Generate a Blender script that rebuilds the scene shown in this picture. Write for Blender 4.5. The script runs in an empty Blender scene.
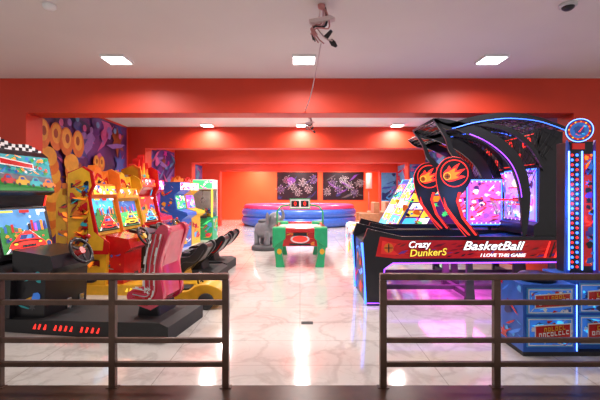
import bpy, bmesh, math, random
from mathutils import Vector, Matrix
C = bpy.context.scene.collection
PI = math.pi
V = Vector
try: bpy.context.scene.view_settings.view_transform = 'Standard'
except Exception: pass

# ------------------------------------------------------------ materials
MC = {}
def mat(name, col, rough=0.45, metal=0.0, emit=0.0, var=0.10, scale=9.0, coat=0.0):
    if name in MC: return MC[name]
    m = bpy.data.materials.new(name); m.use_nodes = True
    nt = m.node_tree; b = nt.nodes['Principled BSDF']
    n = nt.nodes.new('ShaderNodeTexNoise'); n.inputs['Scale'].default_value = scale
    tc = nt.nodes.new('ShaderNodeTexCoord'); nt.links.new(tc.outputs['Object'], n.inputs['Vector'])
    r = nt.nodes.new('ShaderNodeValToRGB')
    a = [max(0, c*(1-var)) for c in col[:3]]+[1]; d = [min(1, c*(1+var)) for c in col[:3]]+[1]
    r.color_ramp.elements[0].color = a; r.color_ramp.elements[1].color = d
    r.color_ramp.elements[0].position = .3; r.color_ramp.elements[1].position = .7
    nt.links.new(n.outputs['Fac'], r.inputs['Fac']); nt.links.new(r.outputs['Color'], b.inputs['Base Color'])
    b.inputs['Roughness'].default_value = rough; b.inputs['Metallic'].default_value = metal
    if coat: b.inputs['Coat Weight'].default_value = coat
    if emit:
        nt.links.new(r.outputs['Color'], b.inputs['Emission Color']); b.inputs['Emission Strength'].default_value = emit
    MC[name] = m; return m
K = mat('black_gloss', (.012,.012,.016), .3)
KM = mat('black_matte', (.02,.02,.022), .6)
DG = mat('dark_grey', (.07,.07,.08), .5)
GY = mat('grey_plastic', (.25,.26,.28), .5)
LG = mat('light_grey', (.55,.55,.57), .45)
WH = mat('white_gloss', (.85,.84,.84), .3)
RD = mat('red_gloss', (.55,.010,.010), .25, coat=.5)
DR = mat('dark_red_gloss', (.22,.006,.006), .3, coat=.5)
PK = mat('pink_gloss', (.72,.04,.10), .22, coat=.6)
MG = mat('magenta_gloss', (.6,.03,.4), .3)
OR = mat('orange_gloss', (.85,.20,.02), .35)
YL = mat('yellow_gloss', (.78,.43,.02), .35)
GN = mat('green_gloss', (.02,.42,.16), .35)
TL = mat('teal_gloss', (.03,.45,.5), .35)
BL = mat('blue_gloss', (.02,.12,.55), .35)
LB = mat('light_blue_gloss', (.08,.38,.80), .35)
PU = mat('purple_gloss', (.15,.04,.35), .35)
SV = mat('silver_paint', (.55,.56,.60), .3, .4)
CH = mat('chrome', (.6,.6,.62), .18, 1.0)
def em(name, col, s): return mat(name, col, .4, 0, s, .08)
eR = em('lit_red', (1,.03,.02), 1.4); eO = em('lit_orange', (1,.25,.02), .9); eY = em('lit_yellow', (1,.65,.06), .9)
eG = em('lit_green', (.06,.7,.2), .8); eC = em('lit_cyan', (.06,.55,.95), .9); eB = em('lit_blue', (.04,.14,1), 4.5)
eP = em('lit_purple', (.35,.08,1), 1.3); eM = em('lit_magenta', (1,.08,.6), 1.4); eW = em('lit_white', (1,.93,.95), 1.2)
eDB = em('lit_dim_blue', (.03,.13,.45), .7); eDR = em('lit_dim_red', (.6,.02,.015), .4); eDG = em('lit_dim_green', (.04,.28,.06), .5)
eGY = em('lit_road_grey', (.10,.10,.13), .7); eSK = em('lit_sky', (.10,.32,.65), .7); eDK = em('lit_navy', (.02,.05,.2), .8)
eBL = em('lit_white_blue', (.14,.30,1), 4.5); eV = em('lit_violet', (.30,.06,1), 3.0)
LEDP = em('led_panel', (1,.95,.93), 9.0)

# ------------------------------------------------------------ mesh builder
class MB:
    def __init__(s): s.bm = bmesh.new(); s.mats = []
    def mi(s, m):
        if m not in s.mats: s.mats.append(m)
        return s.mats.index(m)
    def _f(s, vs, m, smooth=False):
        try: f = s.bm.faces.new(vs)
        except ValueError: return
        f.material_index = s.mi(m); f.smooth = smooth
    def box(s, x0,x1,y0,y1,z0,z1, m, M=None):
        p = [V((x,y,z)) for x in (x0,x1) for y in (y0,y1) for z in (z0,z1)]
        if M: p = [M @ q for q in p]
        v = [s.bm.verts.new(q) for q in p]
        for q in ((0,1,3,2),(4,6,7,5),(0,4,5,1),(2,3,7,6),(0,2,6,4),(1,5,7,3)): s._f([v[i] for i in q], m)
        return s
    def prism(s, pts, a0, a1, m, ax='y', mside=None, smooth=False):
        def P(p, a):
            if ax == 'y': return (p[0], a, p[1])
            if ax == 'x': return (a, p[0], p[1])
            return (p[0], p[1], a)
        A = [s.bm.verts.new(P(p,a0)) for p in pts]; B = [s.bm.verts.new(P(p,a1)) for p in pts]
        n = len(pts)
        s._f(A, m); s._f(B[::-1], m)
        for i in range(n): s._f([A[i],B[i],B[(i+1)%n],A[(i+1)%n]], mside or m, smooth)
        return s
    def band(s, path, wid, a0, a1, m):
        # flat blade following a 2-D path in xz, wid = list of widths
        n = len(path); L = []; R = []
        for i,p in enumerate(path):
            q0 = path[max(i-1,0)]; q1 = path[min(i+1,n-1)]; dx,dz = q1[0]-q0[0], q1[1]-q0[1]; l = math.hypot(dx,dz) or 1
            nx,nz = -dz/l, dx/l; w = wid(i/(n-1)); L.append((p[0]+nx*w*.5,p[1]+nz*w*.5)); R.append((p[0]-nx*w*.5,p[1]-nz*w*.5))
        V0 = [[s.bm.verts.new((p[0],a,p[1])) for p in q] for q in (L,R) for a in (a0,a1)]
        for i in range(n-1):
            s._f([V0[0][i],V0[0][i+1],V0[2][i+1],V0[2][i]],m); s._f([V0[1][i],V0[3][i],V0[3][i+1],V0[1][i+1]],m)
            s._f([V0[0][i],V0[1][i],V0[1][i+1],V0[0][i+1]],m); s._f([V0[2][i],V0[2][i+1],V0[3][i+1],V0[3][i]],m)
        for i in (0,n-1): s._f([V0[0][i],V0[2][i],V0[3][i],V0[1][i]],m)
        return s
    def tube(s, pts, r, m, seg=8, closed=False, sx=1.0):
        pts = [V(p) for p in pts]; n = len(pts); rings = []
        up = None
        for i,p in enumerate(pts):
            if closed: t = pts[(i+1)%n]-pts[i-1]
            else: t = pts[min(i+1,n-1)]-pts[max(i-1,0)]
            t.normalize()
            if up is None: up = V((0,0,1)) if abs(t.z) < .9 else V((1,0,0))
            a = t.cross(up)
            if a.length < 1e-4: a = t.cross(V((0,1,0)))
            a.normalize(); b = a.cross(t).normalized(); up = b
            rr = r[i] if isinstance(r,(list,tuple)) else r
            rings.append([s.bm.verts.new(p+a*rr*math.cos(2*PI*k/seg)*sx+b*rr*math.sin(2*PI*k/seg)) for k in range(seg)])
        for i in range(n if closed else n-1):
            A = rings[i]; B = rings[(i+1)%n]
            for k in range(seg): s._f([A[k],A[(k+1)%seg],B[(k+1)%seg],B[k]], m, True)
        if not closed: s._f(rings[0][::-1], m); s._f(rings[-1], m)
        return s
    def lathe(s, prof, c, m, seg=24, axis='z', closed=False):
        c = V(c); rings = []
        def P(r, h, a):
            if axis == 'z': return c+V((r*math.cos(a), r*math.sin(a), h))
            if axis == 'x': return c+V((h, r*math.cos(a), r*math.sin(a)))
            return c+V((r*math.cos(a), h, r*math.sin(a)))
        for r,h in prof: rings.append([s.bm.verts.new(P(max(r,1e-4),h,2*PI*k/seg)) for k in range(seg)])
        N = len(rings)
        for i in range(N if closed else N-1):
            A = rings[i]; B = rings[(i+1)%N]
            for k in range(seg): s._f([A[k],A[(k+1)%seg],B[(k+1)%seg],B[k]], m, True)
        if not closed: s._f(rings[0][::-1], m); s._f(rings[-1], m)
        return s
    def ell(s, c, r, m, seg=20, M=None):
        c = V(c); h = seg//2; rings = []
        for i in range(1,h):
            th = PI*i/h
            ring = []
            for k in range(seg):
                a = 2*PI*k/seg; p = V((r[0]*math.sin(th)*math.cos(a), r[1]*math.sin(th)*math.sin(a), r[2]*math.cos(th)))
                if M: p = M @ p
                ring.append(s.bm.verts.new(c+p))
            rings.append(ring)
        tp = V((0,0,r[2])); bt = V((0,0,-r[2]))
        if M: tp = M@tp; bt = M@bt
        t = s.bm.verts.new(c+tp); b = s.bm.verts.new(c+bt)
        for k in range(seg):
            s._f([t,rings[0][k],rings[0][(k+1)%seg]], m, True); s._f([b,rings[-1][(k+1)%seg],rings[-1][k]], m, True)
        for i in range(len(rings)-1):
            for k in range(seg): s._f([rings[i][k],rings[i+1][k],rings[i+1][(k+1)%seg],rings[i][(k+1)%seg]], m, True)
        return s
    def poly(s, pts, m): s._f([s.bm.verts.new(p) for p in pts], m); return s
    def build(s, name, parent=None, bevel=0.0, label=None, kind=None, norm=True):
        if norm: bmesh.ops.recalc_face_normals(s.bm, faces=s.bm.faces[:])
        me = bpy.data.meshes.new(name); s.bm.to_mesh(me); s.bm.free()
        for m in s.mats: me.materials.append(m)
        o = bpy.data.objects.new(name, me); C.objects.link(o)
        if parent: o.parent = parent
        if bevel:
            b = o.modifiers.new('bevel','BEVEL'); b.width = bevel; b.segments = 2; b.limit_method = 'ANGLE'; b.angle_limit = .6
        if label: o['label'] = label
        if kind: o['kind'] = kind
        return o
class CV:
    def __init__(s, mb, o, u, v):
        s.mb = mb; s.o = V(o); s.u = V(u).normalized(); s.v = V(v).normalized(); s.n = s.u.cross(s.v).normalized(); s.l = 0
    def p(s, a, b, l): return s.o+s.u*a+s.v*b+s.n*(.002+.0006*l)
    def poly(s, pts, m, l=None):
        if l is None: s.l += 1; l = s.l
        s.mb.poly([s.p(a,b,l) for a,b in pts], m)
    def rect(s, a0,a1,b0,b1, m): s.poly([(a0,b0),(a1,b0),(a1,b1),(a0,b1)], m)
    def ell(s, a,b,ra,rb, m, n=18, rot=0):
        s.poly([(a+ra*math.cos(t)*math.cos(rot)-rb*math.sin(t)*math.sin(rot), b+ra*math.cos(t)*math.sin(rot)+rb*math.sin(t)*math.cos(rot)) for t in [2*PI*i/n for i in range(n)]], m)
    def art(s, a0,a1,b0,b1, mats, n, seed, big=.35):
        R = random.Random(seed); w = a1-a0; h = b1-b0
        for i in range(n):
            m = R.choice(mats); k = R.random(); x = a0+R.random()*w; y = b0+R.random()*h
            sz = min(w,h)*big*(.35+R.random()*.8)
            if k < .35:
                ph = R.random()*6; pts = [(x+sz*.6*math.cos(t)*(1+.25*math.cos(3*t+ph)), y+sz*.5*math.sin(t)*(1+.2*math.sin(2*t+ph))) for t in [2*PI*j/16 for j in range(16)]]
            elif k < .85:
                an = R.uniform(-.6,.9); L = sz*2.4; wd = sz*.22; ca,sa = math.cos(an), math.sin(an)
                pts = [(x-ca*L/2,y-sa*L/2),(x-ca*L/5+sa*wd,y-sa*L/5-ca*wd),(x+ca*L/4+sa*wd*.8,y+sa*L/4-ca*wd*.8),(x+ca*L/2,y+sa*L/2),(x-sa*wd*.3,y+ca*wd*.3)]
            else: pts = [(x+(sz*.7 if j%2 else sz*.3)*math.cos(2*PI*j/12), y+(sz*.7 if j%2 else sz*.3)*math.sin(2*PI*j/12)) for j in range(12)]
            pts = [(min(a1,max(a0,p)), min(b1,max(b0,q))) for p,q in pts]
            s.poly(pts, m)
def text(st, size, m, o, u, v, parent, name='lettering', ext=.004, sx=1.0, shear=0.0, off=.012):
    cu = bpy.data.curves.new('t','FONT'); cu.body = st; cu.size = size; cu.extrude = ext; cu.align_x = 'CENTER'; cu.align_y = 'CENTER'; cu.resolution_u = 3
    cu.offset = size*off; cu.shear = shear
    t = bpy.data.objects.new('t', cu); C.objects.link(t)
    dg = bpy.context.evaluated_depsgraph_get(); me = bpy.data.meshes.new_from_object(t.evaluated_get(dg))
    C.objects.unlink(t); bpy.data.objects.remove(t)
    u = V(u).normalized(); v = V(v).normalized(); n = u.cross(v)
    M = Matrix(((u.x*sx,v.x,n.x,o[0]),(u.y*sx,v.y,n.y,o[1]),(u.z*sx,v.z,n.z,o[2]),(0,0,0,1)))
    me.transform(M); me.materials.clear(); me.materials.append(m)
    ob = bpy.data.objects.new(name, me); C.objects.link(ob)
    if parent: ob.parent = parent
    return ob
def thing(name, label, cat, loc=(0,0,0), rz=0, group=None):
    o = bpy.data.objects.new(name, None); C.objects.link(o); o.empty_display_size = .2
    o.location = loc; o.rotation_euler = (0,0,rz); o['label'] = label; o['category'] = cat
    if group: o['group'] = group
    return o
def tag(o, label, cat, group=None):
    o['label'] = label; o['category'] = cat
    if group: o['group'] = group
    return o
def copy_tree(o, parent=None):
    c = o.copy(); C.objects.link(c)
    if parent: c.parent = parent
    for ch in [x for x in o.children]: copy_tree(ch, c)
    return c
def sl(pts, n=8, closed=False):
    out = []; N = len(pts)
    for i in range(N if closed else N-1):
        g = (lambda k: V(pts[k%N])) if closed else (lambda k: V(pts[min(max(k,0),N-1)]))
        p0,p1,p2,p3 = g(i-1),g(i),g(i+1),g(i+2)
        for j in range(n):
            q = j/n; out.append(tuple(.5*((2*p1)+(p2-p0)*q+(2*p0-5*p1+4*p2-p3)*q*q+(3*p1-p0-3*p2+p3)*q**3)))
    if not closed: out.append(tuple(pts[-1]))
    return out

# ------------------------------------------------------------ setting materials
def marble():
    m = bpy.data.materials.new('marble_tiles'); m.use_nodes = True; nt = m.node_tree; N = nt.nodes; L = nt.links; b = N['Principled BSDF']
    tc = N.new('ShaderNodeTexCoord')
    def vein(scale, dist, wid, col):
        n1 = N.new('ShaderNodeTexNoise'); n1.inputs['Scale'].default_value = scale; n1.inputs['Detail'].default_value = 7; n1.inputs['Distortion'].default_value = dist
        L.new(tc.outputs['Object'], n1.inputs['Vector'])
        r = N.new('ShaderNodeValToRGB'); e = r.color_ramp.elements
        r.color_ramp.interpolation = 'EASE'
        e[0].position = .5-wid; e[0].color = (1,1,1,1); e[1].position = .5+wid; e[1].color = (1,1,1,1)
        x = e.new(.50); x.color = col
        L.new(n1.outputs['Fac'], r.inputs['Fac']); return r
    v1 = vein(1.3,.5,.040,(.84,.825,.82,1)); v2 = vein(3.4,.4,.030,(.93,.925,.92,1))
    br = N.new('ShaderNodeTexBrick'); br.offset = 0; br.inputs['Scale'].default_value = 1; br.inputs['Mortar Size'].default_value = .004
    br.inputs['Brick Width'].default_value = 1.2; br.inputs['Row Height'].default_value = .6
    br.inputs['Color1'].default_value = (.83,.80,.755,1); br.inputs['Color2'].default_value = (.79,.765,.72,1); br.inputs['Mortar'].default_value = (.52,.48,.44,1)
    L.new(tc.outputs['Object'], br.inputs['Vector'])
    cur = br.outputs['Color']
    for v in (v1,v2):
        mx = N.new('ShaderNodeMixRGB'); mx.blend_type = 'MULTIPLY'; mx.inputs['Fac'].default_value = 1
        L.new(cur, mx.inputs['Color1']); L.new(v.outputs['Color'], mx.inputs['Color2']); cur = mx.outputs['Color']
    L.new(cur, b.inputs['Base Color'])
    b.inputs['Roughness'].default_value = .11; b.inputs['Coat Weight'].default_value = .5; b.inputs['Coat Roughness'].default_value = .06
    return m
RW = mat('red_wall_paint', (.66,.042,.013), .5, var=.05, scale=1.5)
RW2 = mat('red_back_wall_paint', (.80,.11,.026), .5, var=.05, scale=1.5)
CE = mat('ceiling_paint', (.77,.71,.685), .8, var=.03, scale=1.0)
def struct(mb, name, bevel=0):
    return mb.build(name, None, bevel, kind='structure')
struct(MB().box(-7,7,-3,23.4,-.1,0, marble()), 'floor')
struct(MB().box(-7,7,1.2,23.4,3.3,3.4, CE), 'ceiling')
struct(MB().box(-4.7,-4.56,6.5,23.2,0,3.3, RW), 'wall_left')
struct(MB().box(4.56,4.7,6.5,23.2,0,3.3, RW), 'wall_right')
struct(MB().box(-4.7,4.7,23.2,23.35,0,3.3, RW2), 'wall_back')
for i,(y,ci,zb,th) in enumerate(((6.1,4.18,2.77,.4),(10.6,4.1,2.74,.45),(14.6,3.95,2.66,.5),(18.7,3.75,2.58,.5))):
    m = MB(); X = 7 if i == 0 else 4.56
    m.prism([(-X,0),(-ci,0),(-ci,zb),(ci,zb),(ci,0),(X,0),(X,3.3),(-X,3.3)], y, y+th, RW)
    struct(m, 'trim_%d' % (i+1), .006)
step = mat('dark_brown_step', (.06,.026,.015), .3, var=.3)
struct(MB().box(-7,7,2.5,3.212,0,.006, step), 'trim_5')

# ------------------------------------------------------------ ceiling lights
def light_area(name, loc, size, power, col, rot=(0,0,0), spread=None):
    l = bpy.data.lights.new(name,'AREA'); l.size = size; l.energy = power; l.color = col
    if spread: l.spread = spread
    o = bpy.data.objects.new(name, l); C.objects.link(o); o.location = loc; o.rotation_euler = rot; return o
def panel():
    r = thing('ceiling_light','', 'ceiling light', group='square ceiling light panels')
    MB().prism([(-.155,-.155),(.155,-.155),(.155,.155),(-.155,.155)], -.03, 0, WH, 'z').build('frame', r, .004)
    MB().box(-.135,.135,-.135,.135,-.036,-.031, LEDP).build('diffuser', r)
    return r
side = {-1:'left',0:'centre',1:'right'}
pr = None
for yi,(y,desc) in enumerate(((5.2,'in front of the first red beam'),(7.9,'added unseen past the first red beam'),(10.25,'just before the second red beam'),(12.6,'added unseen between second and third red beams'),(16.6,'added unseen between third and last red beams'),(20.2,'added unseen past the last red beam'),(22.2,'added unseen nearest the back wall'))):  # rows hidden behind the beams are unseen, added to light the bays
    for k,x in ((-1,-2.38),(0,.05),(1,2.49)):
        if pr is None: o = pr = panel()
        else: o = copy_tree(pr)
        o.location = (x,y,3.3)
        o['label'] = 'square ceiling light, %s one of the row %s' % (side[k], desc)
        light_area('panel_lamp', (x,y,3.255), .26, (36,38,38,78,98,88,86)[yi], (1,.92,.86), (0,0,0), 2.85)

# ------------------------------------------------------------ small ceiling things
d = MB().lathe([(.06,0),(.06,-.02),(.045,-.04),(0,-.045)], (0,0,0), WH).build('smoke_detector'); d.location = (-2.33,3.72,3.3)
tag(d, 'small round white smoke detector on the ceiling near the left corner', 'smoke detector')
t = thing('dome_camera','small dark dome camera on the ceiling near the right corner','camera',(2.48,3.70,3.3))
MB().lathe([(.075,0),(.075,-.025),(.06,-.03),(0,-.03)], (0,0,0), LG).build('base', t)
MB().lathe([(.055,-.03),(.05,-.045),(.03,-.06),(0,-.065)], (0,0,0), K).build('dome', t)

wire_r = mat('pinkish_cable', (.55,.22,.22), .5); wire_w = mat('pale_cable', (.65,.5,.5), .5)
def hang(name, label, loc, sc):
    t = thing(name, label, 'hanging wires', loc); R = random.Random(4)
    MB().lathe([(.035,0),(.035,-.02),(.025,-.04),(0,-.045)], (0,0,0), wire_r).build('ceiling_rose', t)
    m = MB()
    for k in range(7):
        a = R.random()*6.28; pts = []
        for j in range(14):
            q = j/13; pts.append((.02*math.cos(a)+.12*math.sin(q*5+a)*q, .02*math.sin(a)+.07*math.cos(q*6+a)*q, -.03-.27*q+.05*math.sin(q*9+a)))
        m.tube(pts, .007, [wire_r,KM,wire_w][k%3], 6)
    m.build('cable_bundle', t)
    for (x,z,m1) in ((-.07,-.26,wire_r),(.06,-.28,KM)):
        b = MB(); M = Matrix.Rotation(.7 if x > 0 else -.5, 4, 'Y')
        b.tube([M@V((0,0,.05))+V((x,0,z)), M@V((0,0,-.03))+V((x,0,z))], [.016,.024], m1, 12); b.build('bulb_socket', t)
    b = MB(); b.tube([(.085,0,-.33),(.11,0,-.36),(.14,0,-.39)], [.02,.028,.012], K, 12); b.build('bulb', t)
    b = MB(); b.prism([(-.12,-.02),(-.02,.0),(.08,.02),(.13,-.01),(.0,-.04),(-.1,-.05)], -.04, .04, wire_w); b.build('bracket', t, .004).location = (0,0,-.13)
    t.scale = (sc,sc,sc); return t
hang('hanging_wires','tangled pinkish and black wires with dark bulb hanging from ceiling nearest the railing', (.2,3.72,3.3), 1)
hang('hanging_wires','small wire cluster hanging from the ceiling beyond the first red beam', (.22,9.2,3.3), .95)
c = MB(); c.tube([(.2+(-.12)*q, 3.83+2.27*q, 2.98-.10*math.sin(q*PI)-.17*q) for q in [i/16 for i in range(17)]], .006, wire_w, 6)
tag(c.build('cable'), 'thin pale cable swagged from the near wire cluster to the first red beam', 'cable')

# ------------------------------------------------------------ murals
mb_bg = mat('mural_purple', (.10,.03,.17), .4, var=.5, scale=1.3)
def mural(name, label, o, u, w, z0, z1, bg, mats, n, seed, extra=None, big=.35, cat='mural'):
    m = MB(); cv = CV(m, (o[0],o[1],z0), u, (0,0,1)); nn = cv.n
    a = V((o[0],o[1],z0)); q = V(u)*w; pts = [a, a+q, a+q+V((0,0,z1-z0)), a+V((0,0,z1-z0))]
    m.poly(pts, bg); back = [p-nn*.009 for p in pts]; m.poly(back[::-1], bg)
    for i in range(4): m.poly([pts[i],back[i],back[(i+1)%4],pts[(i+1)%4]], bg)
    e = min(.05,w*.04); cv.art(e,w-e,e,z1-z0-e, mats, n, seed, big)
    if extra: extra(cv)
    return tag(m.build(name, norm=False), label, cat)
oM = mat('mural_orange', (.70,.20,.03), .4); yM = mat('mural_amber', (.80,.42,.05), .4); bM = mat('mural_blue', (.04,.08,.35), .4)
pM = mat('mural_pink', (.55,.10,.32), .4); lM = mat('mural_lilac', (.25,.15,.48), .4); dM = mat('mural_dark_blue', (.02,.03,.13), .4); sM = mat('mural_sky', (.10,.30,.55), .4)
brM = mat('mural_brown', (.3,.07,.02), .4); dpM = mat('mural_deep_violet', (.12,.04,.25), .4)
def bulbs(cv):
    for (x,b,s) in ((.6,1.05,1.1),(1.3,.95,1.15),(2.35,1.05,.7),(3.05,.9,.6)):
        for sy in range(9):
            q = sy/8; cv.ell(x+.12*math.sin(q*3)*s, b-.6*s+1.2*s*q, (.28-.10*abs(q-.4))*s, .16*s, oM if sy%2 else yM)
        cv.ell(x-.13*s,b+.95*s,.19*s,.24*s, oM); cv.ell(x+.22*s,b+.95*s,.19*s,.24*s, oM); cv.ell(x-.13*s,b+1.0*s,.13*s,.17*s, yM); cv.ell(x+.22*s,b+1.0*s,.13*s,.17*s, yM)
        cv.ell(x-.11*s,b+1.0*s,.06*s,.08*s, brM); cv.ell(x+.20*s,b+1.0*s,.06*s,.08*s, brM)
    for j in range(12): cv.ell(.4+j*.27, 2.45+.1*math.sin(j*2), .07,.07, [lM,sM,pM][j%3])
mural('wall_mural','purple mural of orange bulbous shapes on the left wall behind the racing machines', (-4.55,6.55), (0,1,0), 3.95, .5, 3.25, mb_bg, [dM,bM,dpM,lM,pM,brM,dpM,bM], 70, 3, bulbs, .2)
mural('wall_mural','pink and violet mural on the left wall between second and third red arches', (-4.55,11.1), (0,1,0), 3.4, .5, 3.0, dpM, [pM,bM,dM,lM,brM,MG,sM], 80, 8, None, .2)
mural('wall_mural','blue mural on the left wall beyond the third red arch', (-4.55,15.2), (0,1,0), 3.4, .6, 2.8, bM, [sM,dM,lM,pM,TL], 50, 9, None, .25)
mural('wall_mural','dark violet mural on right wall behind the basketball machines', (4.55,10.5), (0,-1,0), 3.9, .5, 3.2, mb_bg, [dM,bM,lM,pM,dpM], 50, 5, None, .25)
def city(cv):
    R = random.Random(2)
    for i in range(13):
        x = .08+i*.25; h = .5+R.random()*1.2; cv.rect(x,x+.2,.1,h+.6, dM)
        for j in range(6): cv.rect(x+.05,x+.15,.3+j*.2,.36+j*.2, R.choice([sM,lM,yM]))
mural('wall_mural','blue night scene mural on right wall above the ball roller lanes', (4.55,14.5), (0,-1,0), 3.4, .5, 3.0, bM, [lM,dM,sM,pM,sM,LB], 60, 6, city, .3)
mural('wall_mural','sky blue and pink mural on right wall beyond the third red arch', (4.55,18.6), (0,-1,0), 3.4, .5, 2.8, sM, [pM,bM,LB,lM,PK,sM], 50, 7, None, .3)
mural('wall_poster','narrow blue poster on the right pillar of the third red arch', (4.0,14.59), (1,0,0), .5, .9, 2.6, bM, [sM,lM,pM,LB,sM,sM], 26, 27, None, .5, 'poster')
mural('wall_poster','narrow blue and violet poster on the right pillar of the last red arch', (3.80,18.69), (1,0,0), .7, .9, 2.5, sM, [bM,lM,pM,dM,LB,sM], 26, 28, None, .5, 'poster')
def burst(cv, w, h, seed):
    R = random.Random(seed)
    for k in range(7):
        cx = w*(.10+.135*k); cy = h*(.28+.44*((k*3+seed)%5)/4); c_ = R.choice([LG,lM,pM,sM,LG])
        for j in range(18):
            a = 2*PI*j/18; r0 = .05; r1 = .15+.14*R.random()
            cv.poly([(cx+r0*math.cos(a-.08),cy+r0*math.sin(a-.08)),(cx+r0*math.cos(a+.08),cy+r0*math.sin(a+.08)),(cx+r1*math.cos(a+.03),cy+r1*math.sin(a+.03)),(cx+r1*math.cos(a-.03),cy+r1*math.sin(a-.03))], c_ if j%3 else GY)
            if j%2: cv.ell(cx+r1*1.05*math.cos(a),cy+r1*1.05*math.sin(a),.018,.018,LG,6)
for x0,lb,sd in ((-1.33,'left black poster with white firework bursts on the back red wall above the pool',1),(1.33,'right black poster with white firework bursts on the back red wall',5)):
    m = MB(); m.box(x0,x0+2.35,23.17,23.199,1.15,2.76, K); cv = CV(m,(x0,23.17,1.15),(1,0,0),(0,0,1))
    cv.art(.05,2.3,.05,1.5,[dM,DG,dpM,dM],10,sd,.3); burst(cv,2.35,1.61,sd)
    tag(m.build('wall_poster', norm=False), lb, 'poster')

# ------------------------------------------------------------ railings
rail = mat('brown_rail_metal', (.10,.054,.037), .35, .25, var=.25)
def railing(label, xs, sgn):
    x0,x1 = min(xs),max(xs)
    t = thing('metal_railing', label, 'railing', ((x0+x1)/2,3.18,.006)); cx = (x0+x1)/2
    for x in xs: MB().box(x-cx-.026,x-cx+.026,-.026,.026,.006,.855, rail).build('post', t, .005)
    for x in xs: MB().box(x-cx-.045,x-cx+.045,-.03,.03,0,.006, rail).build('foot_plate', t)
    MB().box(x0-cx-.026,x1-cx+.026,-.032,.032,.855,.905, rail).build('top_rail', t, .010)
    for z in (.675,.375,.185): MB().box(x0-cx,x1-cx,-.018,.018,z-.02,z+.02, rail).build('rail_bar', t, .006)
railing('brown metal railing on the left of the entrance gap', [-.59,-1.487,-2.39,-3.3], -1)
railing('brown metal railing on the right of the entrance gap', [.66,1.56,2.46,3.36], 1)
dr = MB().box(-.07,.07,-.05,.05,0,.003, KM)
for i in range(5): dr.box(-.06,.06,-.04+i*.018,-.034+i*.018,.003,.005, DG)
dr = dr.build('floor_drain'); dr.location = (.085,4.77,.0); tag(dr,'small dark floor drain in the marble behind the entrance gap','floor drain')

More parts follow.
